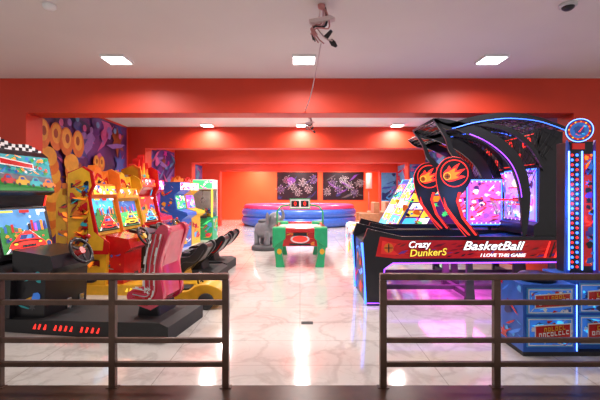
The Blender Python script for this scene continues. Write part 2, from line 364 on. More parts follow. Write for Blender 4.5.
# ------------------------------------------------------------ racing machines
def racer(label, loc, rz, S):
    t = thing('racing_arcade_machine', label, 'arcade machine', loc, rz, 'sit-down racing machines along the left wall')
    w = S.get('w',.8); h = w/2; c1 = S['body']; H = S['H']; L = S['L']; dz = S.get('dz',0); zt = H-.5
    prof = [(0,.12),(.78,.12),(.80,.62),(.60,.86+dz),(.44,1.48+dz),(.50,zt+.02),(.50,zt+.12),(.08,zt+.12),(0,1.4)]
    m = MB(); m.prism(prof, -h, h, c1)
    for (yy,u) in ((-h,(1,0,0)),(h,(-1,0,0))):
        cv = CV(m,(.08 if u[0]>0 else .70,yy,.18),u,(0,0,1)); cv.art(0,.62,0,.6,S['art'],26,S['seed'],.28)
        cv = CV(m,(.04 if u[0]>0 else .40,yy,.80),u,(0,0,1)); cv.art(0,.36,0,.6,S['art'],16,S['seed']+1,.35)
    m.build('cabinet', t, 0, norm=True)
    a = V((.585,0,.93+dz)); b = V((.455,0,1.47+dz)); vv = (b-a).normalized(); nn = V((0,1,0)).cross(vv)
    m = MB(); A = a-vv*.04; Bq = b+vv*.03
    fr = [(A.x-.03,A.z),(A.x+.05,A.z),(Bq.x+.05,Bq.z),(Bq.x-.03,Bq.z)]
    m.prism(fr, -h+.01, h-.01, S['bezel']); m.build('screen_bezel', t, .008)
    m = MB(); sw = w-.12; sh = (b-a).length
    cv = CV(m, a+V((0,-sw/2,0))+nn*.054, (0,1,0), vv)
    R = random.Random(S['seed'])
    cv.rect(0,sw,0,sh,K); cv.rect(.015,sw-.015,.015,sh-.015,S['sky']); cv.rect(.015,sw-.015,.015,sh*.5,S['ground'])
    cv.art(.02,sw-.02,sh*.55,sh*.95,[S['sky'],eSK,eDB,eW],8,S['seed'],.3)
    cv.poly([(.02,sh*.5),(sw*.15,sh*.66),(sw*.3,sh*.58),(sw*.45,sh*.52),(sw*.45,sh*.5)],eDG); cv.poly([(sw*.55,sh*.5),(sw*.6,sh*.62),(sw*.8,sh*.7),(sw-.02,sh*.56),(sw-.02,sh*.5)],eDB)
    for k in range(14):
        x = sw*(.03+.066*k)
        if .42 < x/sw < .52: continue
        cv.rect(x,x+sw*.05,sh*.47,sh*(.52+.2*R.random()),R.choice([eO,eP,eDR,eDB,eGY,eDK,K,eDG]))
    cv.art(.02,sw-.02,.02,sh*.45,[eDG,S['ground'],eO,eDK],14,S['seed']+3,.22)
    cv.poly([(.02,.02),(sw-.02,.02),(sw*.56,sh*.5),(sw*.46,sh*.5)],eGY)
    cv.poly([(.02,.02),(.05,.02),(sw*.47,sh*.5),(sw*.46,sh*.5)],eW); cv.poly([(sw-.05,.02),(sw-.02,.02),(sw*.56,sh*.5),(sw*.55,sh*.5)],eW)
    cx,cy,q = sw*.48,sh*.10,sw*.32; CR = S.get('car',eR)
    cv.ell(cx,cy,q*1.1,q*.16,K)
    cv.poly(sl([(cx-q,cy),(cx+q,cy),(cx+q*1.06,cy+q*.28),(cx+q*.76,cy+q*.48),(cx+q*.45,cy+q*.76),(cx,cy+q*.84),(cx-q*.45,cy+q*.76),(cx-q*.76,cy+q*.48),(cx-q*1.06,cy+q*.28)],3,True),CR)
    cv.poly(sl([(cx-q*.9,cy+q*.30),(cx,cy+q*.36),(cx+q*.9,cy+q*.30),(cx+q*.7,cy+q*.42),(cx-q*.7,cy+q*.42)],3,True),DR)
    cv.poly([(cx-q*.52,cy+q*.48),(cx+q*.52,cy+q*.48),(cx+q*.38,cy+q*.72),(cx-q*.38,cy+q*.72)],eDK); cv.poly([(cx-q*.1,cy+q*.5),(cx+q*.25,cy+q*.5),(cx+q*.30,cy+q*.70),(cx+q*.05,cy+q*.70)],eSK)
    for s in (-1,1): cv.ell(cx+s*q*.76,cy+q*.26,q*.18,q*.08,K); cv.ell(cx+s*q*.76,cy+q*.26,q*.13,q*.055,eY); cv.rect(cx+s*q*.78-q*.17,cx+s*q*.78+q*.17,cy-q*.13,cy+q*.04,K); cv.ell(cx+s*q*1.02,cy+q*.55,q*.07,q*.05,CR)
    cv.rect(cx-q*.45,cx+q*.45,cy+q*.04,cy+q*.18,K)
    for k in range(4): cv.rect(cx-q*.42+q*.22*k,cx-q*.28+q*.22*k,cy+q*.07,cy+q*.15,DG)
    cv.rect(cx-q*.7,cx+q*.7,cy+q*.84,cy+q*.88,CR)
    cv.rect(sw*.05,sw*.28,sh*.90,sh*.94,eY); cv.rect(sw*.75,sw*.95,sh*.89,sh*.94,eW); cv.rect(sw*.4,sw*.6,sh*.88,sh*.95,eDR); cv.ell(sw*.89,sh*.14,sw*.065,sw*.065,eO); cv.ell(sw*.89,sh*.14,sw*.05,sw*.05,eDK)
    m.build('screen', t, norm=False)
    S['top'](t, w, zt, H, S)
    dx = S.get('wx',1.15)
    m = MB(); m.prism([(.74,.12),(dx-.1,.12),(dx-.08,.62),(dx+.02,.70),(dx-.02,.84),(.74,.90)], -h+.08, h-.08, S['dash'])
    cv = CV(m,(.76,-h+.08,.2),(1,0,0),(0,0,1)); cv.art(0,dx-.9,0,.5,S['art'],14,S['seed']+2,.3)
    m.build('dashboard', t, 0)
    c = V((dx+.10,0,.86)); ax = V((.85,0,.5)).normalized(); e1 = V((0,1,0)); e2 = ax.cross(e1)
    wl = MB(); wl.tube([c+e1*.155*math.cos(q)+e2*.155*math.sin(q) for q in [2*PI*i/24 for i in range(24)]], .02, S.get('wheelm',K), 8, True); W = wl.build('steering_wheel', t)
    sp = MB()
    for q in (0,2.09,4.19): sp.tube([c, c+e1*.15*math.cos(q+.5)+e2*.15*math.sin(q+.5)], .014, DG, 6)
    sp.build('spoke', W)
    hb = MB(); hb.tube([c-ax*.13,c+ax*.02],[.03,.045],S['accent'],14); hb.build('hub', W)
    g = MB(); g.tube([(dx-.1,h-.16,.84),(dx-.02,h-.15,.98)],.012,CH,8); g.ell((dx-.015,h-.15,1.0),(.028,.028,.032),RD,12); g.build('gear_lever', t)
    m = MB(); m.prism([(0,0),(L,0),(L,.16),(L-.1,.20),(.75,.14),(0,.14)], -h-.02, h+.02, S['plat'])
    cv = CV(m,(.15,-h-.02,.02),(1,0,0),(0,0,1)); Rr = random.Random(2)
    for k in range(13): x = .95+k*.065; cv.poly([(x,.035),(x+.02+.02*Rr.random(),.035),(x+.045,.09),(x+.02+.015*Rr.random(),.095)],S['led'] if k%5 != 3 else S['plat'])
    m.build('platform', t)
    for y in (-.1,.1):
        MB().box(dx+.0,dx+.03,y-.035,y+.035,.2,.32, CH, None).build('pedal', t, .004)
    for s in (-1,1): m = MB(); m.tube([(.5,s*(h+.004),zt),(.455,s*(h+.004),1.5+dz),(.60,s*(h+.004),.88+dz)],.01,S['led'],6); m.build('led_strip', t)
    s0 = S.get('s0', L-.85); zs = S.get('zs',1.1); sm = S['seat']; sc = S['cush']; sb = S.get('sb',.26)
    lean = S.get('lean',.2); xb = s0+S.get('sd',.5)
    m = MB(); m.prism([(s0+.02,.17),(xb+.12,.17),(xb+.08,.34),(s0+.05,.34)], -.2, .2, S.get('ped',KM)); m.build('seat_base', t, .02)
    sh_ = sl([(s0-.05,.36),(s0+.18,.28),(xb+.05,.28),(xb+.18,.40),(xb+lean*.8+.04,.62*zs),(xb+lean+.12,zs-.10),(xb+lean+.08,zs),(xb+lean-.0,zs-.03),(xb+lean*.7-.04,zs-.20),(xb-.04,.56),(xb-.16,.50),(s0+.08,.50),(s0-.05,.46)],4,True)
    m = MB(); m.prism(sh_, -sb, -sb+.08, sm, smooth=True); m.prism(sh_, sb-.08, sb, sm, smooth=True)
    m.prism([(s0,.30),(xb+.06,.29),(xb+.17,.41),(xb+lean*.8+.04,.62*zs),(xb+lean+.11,zs-.08),(xb+lean+.07,zs-.02),(xb+lean+.03,zs-.03),(xb+.06,.46),(s0,.40)], -sb+.08, sb-.08, sm)
    cv = CV(m,(0,-sb,0),(1,0,0),(0,0,1))
    for k,cm in enumerate(S['stripe']):
        o_ = .034*k
        P = sl([(s0,.33+o_),(s0+.15,.31+o_),(xb+.02,.34+o_),(xb+.11-o_*.8,.48),(xb+lean*.8+.02-o_*.8,.64*zs),(xb+lean+.08-o_*.9,zs-.10)],4)
        for i in range(len(P)-1):
            (a0,b0),(a1,b1) = P[i],P[i+1]; nx,ny = -(b1-b0),(a1-a0); l_ = math.hypot(nx,ny) or 1; wd = .010+.010*((i*k)%3); nx*=wd/l_; ny*=wd/l_
            cv.poly([(a0,b0),(a1,b1),(a1+nx,b1+ny),(a0+nx,b0+ny)],cm,k+1)
    m.build('seat_shell', t, .014)
    m = MB(); m.prism([(s0+.02,.40),(xb,.42),(xb+.03,.50),(s0+.04,.50)], -sb+.085, sb-.085, sc); m.build('seat_cushion', t, .02)
    m = MB(); m.prism([(xb-.03,.50),(xb+.08,.48),(xb+lean+.02,zs-.03),(xb+lean-.03,zs-.08)], -sb+.085, sb-.085, sc); m.build('seat_back', t, .02)
    return t
def top_flag(t, w, zt, H, S):
    m = MB(); m.prism([(.1,zt+.1),(.56,zt-.06),(.62,zt-.02),(.52,H-.06),(.44,H),(.1,H-.06)], -w/2, w/2, K)
    a = V((.625,-w/2+.02,zt+.0)); v = V((-.10,0,H-.06-zt)).normalized(); w2 = w-.04
    cv = CV(m,a,(0,1,0),v); cv.rect(0,w2,0,.44,em('topper_sky',(.03,.26,.30),.6)); cv.poly([(0,0),(w2,0),(w2,.08),(0,.16)],eDG); cv.poly([(0,.16),(w2,.08),(w2,.17),(0,.22)],eGY)
    cv.art(.02,w2-.02,.20,.43,[eDB,TL,eDG,OR,WH,eDK,RD,GN,eO],70,4,.24)
    cv.poly([(.03,.30),(w2*.62,.26),(w2*.62,.33),(.03,.39)],WH); cv.poly([(.04,.315),(w2*.60,.272),(w2*.60,.32),(.04,.375)],RD)
    for k in range(4):
        x = .11+.19*k; y = .08-.015*k; cv.poly(sl([(x-.09,y),(x+.09,y),(x+.10,y+.04),(x+.05,y+.06),(x+.02,y+.1),(x-.04,y+.1),(x-.07,y+.06),(x-.10,y+.05)],3,True),[RD,YL,TL,OR][k]); cv.ell(x-.06,y,.02,.02,K); cv.ell(x+.06,y,.02,.02,K); cv.poly([(x-.04,y+.06),(x+.03,y+.06),(x+.01,y+.09),(x-.03,y+.09)],eDK)
    m.build('marquee', t, norm=False)
    m = MB()
    for i in range(16):
        for j in range(4):
            y0 = -w/2+.04+i*.05; z0 = H-.03+j*.042+.020*math.sin(i*.7)-.006*i
            m.box(.40,.415,y0,y0+.05,z0,z0+.042, K if (i+j)%2 else WH)
    m.build('checkered_edge', t, norm=False)
    m = MB(); m.prism([(-w/2,H-.1),(-w/2,H+.10),(w/2,H+.02),(w/2,H-.1)],.37,.40,RD,'x'); m.build('topper_board', t)
def top_fin(t, w, zt, H, S):
    c1,c2,c3 = S['flame']; h = w/2
    if S.get('spiky'): base = [(-h,zt+.02)]+sl([(-h,zt+.15),(-h*1.0,H-.25),(-h*.75,H-.02),(-h*.62,H-.22),(-h*.30,H+.10),(-h*.12,H-.14),(h*.25,H+.20),(h*.40,H-.12),(h*.72,H+.04),(h*.82,H-.26),(h,zt+.15)],4)+[(h,zt+.02)]
    else: base = [(-h,zt+.02),(-h,H-.22),(-h*.78,H-.10),(-h*.30,H-.16),(-h*.05,H),(h*.25,H-.04),(h*.50,H-.18),(h*.85,H-.08),(h,H-.24),(h,zt+.02)]
    def sc(s): return [(y*s, zt+.02+(z-zt-.02)*(s if s==1 else s*.86)) for y,z in base]
    m = MB(); m.prism(sc(1),.30,.44,c1,'x'); m.prism(sc(.86),.44,.455,c2,'x'); m.prism(sc(.70),.455,.468,c3,'x')
    cv = CV(m,(.468,-h*.62,zt+.06),(0,1,0),(0,0,1)); cv.art(0,h*1.24,0,.22,S['art'],34,S['seed']+7,.45)
    m.build('topper_board', t, norm=False)
    m = MB(); m.prism([(.1,zt+.02),(.54,zt-.04),(.58,zt+.02),(.54,zt+.2),(.1,zt+.2)], -h, h, c1)
    cv = CV(m,(.582,-h+.04,zt+.03),(0,1,0),V((-.04,0,.18))); cv.rect(0,w-.08,0,.14,S['mq']); cv.art(0,w-.08,0,.14,[eR,eO,eW,eDB],24,S['seed'],.5)
    m.build('marquee', t, norm=False)
    for s in (-1,1):
        y0,y1 = sorted((s*(h+.005),s*(h+.03))); m = MB()
        fin = [(.20,.62),(.84,.62),(.86,.80),(.68,.92),(.60,1.30),(.56,1.52),(.64,1.66),(.60,H-.12),(.46,H-.04),(.20,H-.14)]
        m.prism(fin,y0,y1,c2 if s<0 else c1)
        if s < 0:
            cv = CV(m,(0,y0,0),(1,0,0),(0,0,1)); cv.poly([(.26+(x-.26)*.86,.68+(z-.62)*.94) for x,z in fin],c3)
            cv.art(.26,.54,.72,H-.25,S['art'],60,S['seed']+9,.4)
        m.build('side_fin', t, norm=False)
racer('nearest racing machine with black base, red and silver seat and checker-topped marquee', (-3.95,5.02,0), -.17,
  dict(w=.84,H=2.08,L=2.70,dz=-.12,body=K,bezel=K,dash=K,plat=KM,led=eR,accent=RD,art=[eDR,RD,OR,DG,TL,eDB,YL,K,K],seed=11,sky=eSK,ground=eDG,top=top_flag,seat=PK,cush=RD,stripe=[RD,WH,RD,SV,RD,WH],wx=1.25,zs=1.20,s0=2.18,sd=.18,lean=.12,sb=.25,ped=K))
racer('second racing machine, yellow framed screen and yellow platform', (-3.72,6.5,0), -.06,
  dict(w=.74,H=2.0,L=2.35,body=YL,bezel=YL,dash=RD,plat=YL,led=eY,accent=YL,art=[OR,RD,eO,BL,TL,K,DR,RD],seed=21,sky=eC,ground=eDG,top=top_fin,mq=eY,flame=(OR,RD,YL),seat=K,cush=KM,stripe=[DG],wx=1.12,zs=.78,s0=1.5,sd=.34,lean=.36,ped=YL))
racer('third racing machine with red body and reclined black seat', (-3.75,7.46,0), -.08,
  dict(w=.74,H=1.94,L=2.35,body=RD,bezel=YL,dash=K,plat=KM,led=eO,accent=RD,art=[YL,RD,eY,BL,WH,K,OR],seed=31,sky=eDB,ground=eG,top=top_fin,mq=eO,flame=(YL,RD,OR),seat=K,cush=KM,stripe=[RD],wx=1.12,zs=.80,s0=1.6,sd=.34,lean=.40,ped=KM,car=eY))
racer('fourth racing machine with tall red flame-shaped topper, farthest from the railing', (-3.75,8.42,0), -.08,
  dict(w=.74,H=2.16,L=2.35,body=RD,bezel=RD,dash=K,plat=KM,led=eC,accent=RD,art=[YL,OR,eY,TL,WH,PK],seed=41,sky=eR,ground=eO,top=top_fin,mq=eR,flame=(RD,OR,YL),spiky=True,seat=K,cush=KM,stripe=[RD],wx=1.12,zs=.80,s0=1.6,sd=.34,lean=.40,ped=KM,car=eC))
t = thing('kiddie_ride_car','yellow moulded kiddie ride car on the floor between the red seat and second racing machine','kiddie ride',(-1.55,5.50,0),0)
m = MB(); m.prism(sl([(-.42,.06),(.46,.06),(.52,.16),(.5,.26),(.34,.33),(.18,.32),(.06,.25),(-.12,.25),(-.2,.36),(-.38,.36),(-.47,.22)],4,True),-.19,.19,YL); m.build('body', t, .03)
for x in (-.26,.3):
    for y in (-.19,.19):
        m = MB(); s_ = -.03 if y<0 else 0; m.lathe([(.03,s_-.002),(.1,s_-.002),(.11,s_+.01),(.11,s_+.03),(.0,s_+.032)],(x,y,.11),KM,18,'y'); m.build('wheel', t)
m = MB(); m.box(-.16,.06,-.12,.12,.22,.27,K); m.build('seat', t, .01)
m = MB(); m.tube([(.17,.09*math.cos(q),.38+.09*math.sin(q)) for q in [2*PI*i/16 for i in range(16)]],.012,K,6,True); m.tube([(.24,0,.3),(.17,0,.38)],.01,K,6); m.build('steering_wheel', t)

def upright(label, loc, rz, bodym, arts, scr, seed, Hs=1.0):
    t = thing('upright_arcade_machine',label,'arcade machine',loc,rz,'upright machines along the left wall')
    m = MB(); m.prism([(0,0),(.65,0),(.65,.8),(.82,.92),(.8,1.0),(.5,1.08),(.42,1.5),(.6,1.62),(.6,1.86),(0,1.86)],-.32,.32,bodym)
    cv = CV(m,(.05,-.32,.1),(1,0,0),(0,0,1)); cv.art(0,.55,0,.75,arts,24,seed,.25)
    cv = CV(m,(.04,-.32,1.0),(1,0,0),(0,0,1)); cv.art(0,.36,0,.8,arts,18,seed+3,.3)
    cv = CV(m,(.65,-.28,.1),(0,1,0),(0,0,1)); cv.art(0,.56,0,.6,arts,16,seed+4,.3); m.build('cabinet', t)
    m = MB(); v = V((-.08,0,.42)).normalized(); cv = CV(m,(.505,-.27,1.1),(0,1,0),v); cv.rect(0,.54,0,.38,scr); cv.art(0,.54,0,.38,[eM,eY,eW,eP,eG,eDB],24,seed,.3); m.build('screen', t, norm=False)
    m = MB(); cv = CV(m,(.6,-.3,1.64),(0,1,0),(0,0,1)); cv.rect(0,.6,0,.2,eW); cv.art(0,.6,0,.2,[eM,eC,eP,eR],18,seed+1,.5); m.build('marquee', t, norm=False)
    for k in range(5): MB().lathe([(.02,0),(.02,.02),(0,.025)],(.68,-.2+.1*k,.975),[eR,eY,eG,eC,eW][k],10).build('button', t)
    m = MB(); m.prism([(-.32,1.86),(-.2,2.0),(-.05,1.92),(.08,2.05),(.2,1.92),(.32,1.98),(.32,1.86)],.3,.4,arts[0],'x'); m.build('topper', t)
    t.scale = (Hs,)*3
upright('pink upright arcade machine just before second red arch on the left', (-3.95,9.5,0), -.12, PK, [TL,WH,YL,PU], eC, 3)
upright('blue upright arcade machine just beyond the second red arch on the left', (-3.9,11.6,0), -.15, BL, [OR,WH,YL,RD], eG, 13)
upright('yellow upright arcade machine beside the prize crane on the left', (-3.85,12.45,0), -.15, YL, [RD,LB,OR,GN], eP, 23)

# prize crane
t = thing('claw_machine','tall green and white prize crane with lit yellow edges beyond second red arch','claw machine',(-3.36,13.2,0),0)
m = MB(); m.box(-.48,.48,0,.8,0,.75,GN); cv = CV(m,(-.45,0,.08),(1,0,0),(0,0,1)); cv.art(0,.9,0,.6,[WH,YL,eG,LB,PK],18,2,.35)
cv = CV(m,(.48,.03,.08),(0,1,0),(0,0,1)); cv.art(0,.74,0,.6,[WH,YL,eG,LB],12,3); m.build('base_cabinet', t, norm=False)
for x in (-.45,.45):
    for y in (.03,.77): MB().box(x-.025,x+.025,y-.025,y+.025,.75,1.68,eY if y<.1 else WH).build('corner_post', t)
gl = bpy.data.materials.new('clear_glass'); gl.use_nodes = True; b = gl.node_tree.nodes['Principled BSDF']; b.inputs['Transmission Weight'].default_value = 1; b.inputs['IOR'].default_value = 1.05
nz = gl.node_tree.nodes.new('ShaderNodeTexNoise'); nz.inputs['Scale'].default_value = 2; rr = gl.node_tree.nodes.new('ShaderNodeMapRange'); rr.inputs['To Min'].default_value = .01; rr.inputs['To Max'].default_value = .04
gl.node_tree.links.new(nz.outputs['Fac'], rr.inputs['Value']); gl.node_tree.links.new(rr.outputs['Result'], b.inputs['Roughness'])
MB().box(-.42,.42,.025,.03,.76,1.67,gl).build('glass_panel', t); MB().box(.455,.46,.06,.74,.76,1.67,gl).build('glass_panel', t)
MB().box(-.42,.42,.75,.76,.76,1.67,WH).build('back_panel', t)
m = MB(); m.box(-.48,.48,0,.8,1.68,2.0,WH); cv = CV(m,(-.46,0,1.7),(1,0,0),(0,0,1)); cv.rect(0,.92,0,.27,eG); cv.art(0,.92,0,.27,[eW,eY,eM],10,4,.5); m.build('marquee', t, norm=False)
m = MB(); m.box(-.42,.42,.38,.41,1.62,1.65,CH); m.tube([(.05,.4,1.62),(.05,.4,1.4)],.012,CH); m.lathe([(.03,.06),(.05,.03),(.05,0),(0,0)],(.05,.4,1.35),CH,12)
for k in range(3):
    a = 2.1*k; m.tube([(.05+.03*math.cos(a),.4+.03*math.sin(a),1.36),(.05+.1*math.cos(a),.4+.1*math.sin(a),1.3),(.05+.04*math.cos(a),.4+.04*math.sin(a),1.22)],.008,CH,6)
m.build('claw', t)
m = MB(); R = random.Random(5)
for k in range(30): m.ell((R.uniform(-.36,.36),R.uniform(.1,.7),.80+R.random()*.18),(.07,.07,.06),R.choice([PK,YL,LB,WH,OR,GN]),10)
o = m.build('prize_pile', t); o['kind'] = 'stuff'
m = MB(); m.box(-.3,.3,-.1,0,.72,.78,KM); m.tube([(0,-.05,.78),(0,-.05,.86)],.01,CH); m.ell((0,-.05,.88),(.025,.025,.025),RD,10); m.build('control_shelf', t)

# ------------------------------------------------------------ air hockey table
t = thing('air_hockey_table','red and green air hockey table with overhead score arch in the middle of the aisle','game table',(0,8.3,0))
w = .56
m = MB(); m.box(-w+.04,w-.04,.04,1.96,.44,.74,RD); cv = CV(m,(-w+.06,.04,.46),(1,0,0),(0,0,1)); W2 = 2*w-.12
cv.art(.2,W2-.2,0,.26,[OR,YL,eDR,PK],12,3,.4); cv.ell(W2/2,.13,.2,.09,WH); cv.ell(W2/2,.13,.16,.065,eR); cv.rect(W2/2-.22,W2/2+.22,.0,.035,K); m.build('body', t, .0, norm=False)
m = MB(); m.box(-w+.08,w-.08,.08,1.92,.74,.765,WH)
cv = CV(m,(-w+.08,.08,.765),(1,0,0),(0,1,0)); cv.rect(0,.96,.9,.925,RD); cv.ell(.48,.91,.17,.17,LB); cv.ell(.48,.91,.15,.15,WH)
m.build('playing_surface', t, norm=False)
m = MB()
for a,b in ((-w,-w+.08),(w-.08,w)): m.box(a,b,.0,2.0,.72,.82,RD)
m.box(-w+.08,w-.08,0,.08,.72,.82,RD); m.box(-w+.08,w-.08,1.92,2.0,.72,.82,RD); m.build('rim', t, .015)
for x in (-1,1):
    for y in (.0,1.72):
        m = MB(); x0,x1 = (x*w*1.02,x*(w-.26)); m.prism([(x0,.40),(x0,.835),(x1,.835),(x1,.60)], y-.02,y+.3,GN); m.build('corner_cap', t, .02)
        m = MB(); xa,xb_ = (x*w*.98, x*(w-.22)); m.prism([(xa,.46),(xb_,.62),(x*(w-.18),.30),(x*(w-.24),.0),(x*w*.9,.0),(x*w*.92,.2)], y+.03,y+.24,GN)
        cv = CV(m,(min(xa,xb_)+.03,y+.03,.03),(1,0,0),(0,0,1)); cv.ell(.09,.3,.05,.06,YL); m.build('leg', t, .01)
MB().box(-.14,.14,-.012,.01,.66,.72,K).build('goal_slot', t)
m = MB()
m.tube([(-w+.03,1,.82),(-w+.03,1,1.12),(-w+.12,1,1.24),(-.2,1,1.28),(.2,1,1.28),(w-.12,1,1.24),(w-.03,1,1.12),(w-.03,1,.82)],.022,GN,10); m.build('score_arch', t)
m = MB(); m.box(-.24,.24,.94,1.06,1.18,1.42,GN); cv = CV(m,(-.22,.94,1.2),(1,0,0),(0,0,1)); cv.rect(0,.44,0,.2,WH); cv.rect(.02,.2,.03,.17,K); cv.rect(.24,.42,.03,.17,K)
sb = m.build('scoreboard', t, norm=False)
text('0', .13, eR, (-.11,.93,1.3),(1,0,0),(0,0,1), sb, 'score_digit',.002); text('0', .13, eR, (.11,.93,1.3),(1,0,0),(0,0,1), sb, 'score_digit',.002)

# ------------------------------------------------------------ elephant ride
gE = mat('grey_moulded_plastic',(.20,.21,.24),.45)
t = thing('kiddie_ride','grey elephant-shaped kiddie ride with raised trunk behind the hockey table','kiddie ride',(-.95,11.0,0),-.6)
m = MB(); m.lathe([(.42,0),(.42,.08),(.36,.14),(0,.14)],(0,0,0),DG,28); m.build('base', t)
m = MB(); m.ell((-.02,0,.55),(.36,.25,.25),gE); m.ell((.33,0,.84),(.19,.17,.19),gE)
m.tube([(.46,0,.84),(.58,0,.82),(.66,0,.90),(.66,0,1.02),(.60,0,1.12)],[.09,.07,.055,.045,.04],gE,10)
m.tube([(.12,0,.6),(.34,0,.84)],[.19,.14],gE,12)
for x in (-.22,.17):
    for y in (-.13,.13): m.tube([(x,y,.5),(x,y,.3),(x,y,.13)],[.1,.08,.09],gE,10)
m.tube([(-.34,0,.6),(-.43,0,.5),(-.42,0,.38)],[.03,.02,.015],gE,8)
o = m.build('body', t); rm = o.modifiers.new('r','REMESH'); rm.mode = 'VOXEL'; rm.voxel_size = .018; rm.use_smooth_shade = True; sm_ = o.modifiers.new('s','SMOOTH'); sm_.iterations = 6
for s in (-1,1):
    m = MB(); m.ell((.24,s*.2,.86),(.13,.025,.17),gE,16,Matrix.Rotation(s*.5,4,'Z')); m.build('ear', t)
    m = MB(); m.ell((.46,s*.11,.91),(.025,.025,.03),WH,10); m.ell((.478,s*.118,.912),(.012,.012,.016),K,8); m.build('eye', t)
m = MB(); m.ell((-.05,0,.77),(.2,.17,.07),DG); m.build('saddle', t)
t.scale = (.92,.92,1)

# ------------------------------------------------------------ inflatable pool
PB = mat('pool_blue_vinyl',(.035,.13,.58),.3); PP = mat('pool_pink_vinyl',(.75,.06,.20),.3)
t = thing('inflatable_pool','large round inflatable pool with blue sides and pink rim at the back','inflatable pool',(-.05,20.1,0))
PR = 2.62
for z,r,mm,nm in ((.24,.24,PB,'lower_ring'),(.62,.22,PB,'upper_ring'),(.88,.12,PP,'top_ring')):
    m = MB(); m.lathe([(PR+r*math.cos(a),z+r*math.sin(a)) for a in [2*PI*i/18 for i in range(18)]],(0,0,0),mm,80,'z',True); m.build(nm, t)
m = MB(); m.lathe([(PR-.02,.05),(PR-.02,.3),(0,.3)],(0,0,0),PP,48); m.build('pool_floor', t)
m = MB(); m.lathe([(PR-.24,.3),(PR-.20,.88)],(0,0,0),PP,48)
m.build('inner_liner', t)

tan = mat('tan_leather',(.50,.22,.10),.5); tan2 = mat('peach_leather',(.62,.32,.20),.5)
for (x,y,mm,lb) in ((2.62,15.6,tan,'tan boxy armchair on the right, leftmost of the two beyond the roller lanes'),(3.30,16.9,tan2,'peach boxy armchair on the right, behind the tan one')):
    t = thing('armchair',lb,'armchair',(x,y,0),0,'boxy armchairs near the pool')
    MB().box(-.38,.38,-.38,.38,.08,.46,mm).build('seat', t, .03); MB().box(.20,.42,-.38,.38,.46,1.2,mm).build('backrest', t, .04)
    for s in (-1,1): MB().box(-.38,.4,s*.46-.08,s*.46+.08,.08,.78,mm).build('armrest', t, .03)
    for a in (-.32,.32):
        for b_ in (-.42,.42): MB().box(a-.025,a+.025,b_-.025,b_+.025,0,.08,K).build('leg', t)
t = thing('floor_lamp','tall floor lamp with pale cylindrical shade beside the armchairs','lamp',(3.1,18.0,0))
MB().lathe([(.2,0),(.2,.03),(.04,.05),(0,.05)],(0,0,0),DG,24).build('base', t)
MB().tube([(0,0,.04),(0,0,1.9)],.018,DG,10).build('pole', t)
MB().lathe([(.14,1.75),(.14,2.45)],(0,0,0),em('lamp_shade_cloth',(.75,.55,.45),.25),24).build('lamp_shade', t)

# ------------------------------------------------------------ ball roller lanes
def roller(label, loc, cols, seed, A=(1.0,.62), B=(1.60,1.80)):
    t = thing('ball_roller_machine',label,'arcade machine',loc,0,'ball roller lanes on the right'); w = .42
    m = MB(); m.prism([(0,0),(.5,0),(.5,.66),(.1,.72),(0,.62)],-w,w,WH); cv = CV(m,(0,w-.03,.05),(0,-1,0),(0,0,1)); cv.art(0,.78,0,.52,cols,14,seed,.35)
    cv = CV(m,(.03,-w,.05),(1,0,0),(0,0,1)); cv.rect(0,.44,0,.58,GN); cv.art(0,.44,0,.58,cols,22,seed+1,.3); m.build('front_cabinet', t, norm=False)
    m = MB(); m.prism([(.5,.28),(1.1,.31),(1.1,.58),(.5,.5)],-w,w,BL); cv = CV(m,(.5,-w,.3),(1,.0,.04),(0,0,1)); cv.rect(.02,.5,.02,.17,LB); cv.art(.02,.5,.03,.17,cols,10,seed+2,.5); m.build('lane', t, norm=False)
    m = MB(); m.box(.7,.8,-w+.03,w-.03,0,.32,K); m.build('lane_support', t)
    m = MB(); m.prism([(A[0],0),(2.6,0),(2.6,B[1]+.12),(B[0]+.1,B[1]+.12),A],-w,w,BL)
    cv = CV(m,(0,-w,0),(1,0,0),(0,0,1)); bc = [eY,eG,eO,eC,eY,eW]; sl_ = (B[0]-A[0])/(B[1]-A[1])
    cv.poly([(A[0]+.05,.1),(2.55,.1),(2.55,B[1]+.06),(B[0]+.12,B[1]+.06),(A[0]+.06,.62)],PU)
    for k in range(7):
        z = .64+k*.175; x = A[0]+.06+(z-.62)*sl_; cv.poly([(x+.03,z),(x+.34,z),(x+.42,z+.14),(x+.11,z+.14)],bc[(k+seed)%6]); cv.poly([(x+.38,z),(x+.62,z),(x+.70,z+.14),(x+.46,z+.14)],bc[(k+seed+2)%6])
    cv.art(A[0]+.1,2.5,.12,.62,cols,34,seed+3,.25); cv.art(A[0]+.2,2.5,.7,1.75,cols+[eM,K],60,seed+4,.12); m.build('rear_cabinet', t, norm=False)
    v = V((B[0]-A[0],0,B[1]-A[1])); Lb = v.length; v.normalize()
    m = MB(); cv = CV(m,V((A[0]-.02,w-.03,A[1])),(0,-1,0),v); W = 2*w-.06; cv.rect(0,W,0,Lb,eP)
    for k in range(6): cv.rect(0.02,W-.02,Lb*k/6+.01,Lb*(k+1)/6-.02,bc[(k+seed)%6])
    for (a,b_) in ((.5,.2),(.5,.45),(.5,.68),(.22,.82),(.78,.82),(.5,.9)): cv.ell(a*W,b_*Lb,.09,.09,eW); cv.ell(a*W,b_*Lb,.065,.065,K)
    m.build('target_board', t, norm=False)
    for s in (-1,1): MB().tube([(.02,s*(w+.012),.67),(.5,s*(w+.012),.67),(A[0],s*(w+.012),.67),(B[0]+.1,s*(w+.012),B[1]+.13),(2.6,s*(w+.012),B[1]+.13)],.018,eY if s<0 else eC,8).build('led_edge', t)
roller('nearer ball roller lane with yellow lit target board beside the basketball machines', (1.22,9.9,0),[eY,eG,OR,LB,RD],50)
roller('farther ball roller lane with rainbow lit target board', (1.35,11.4,0),[eM,eC,YL,PU,RD],51)

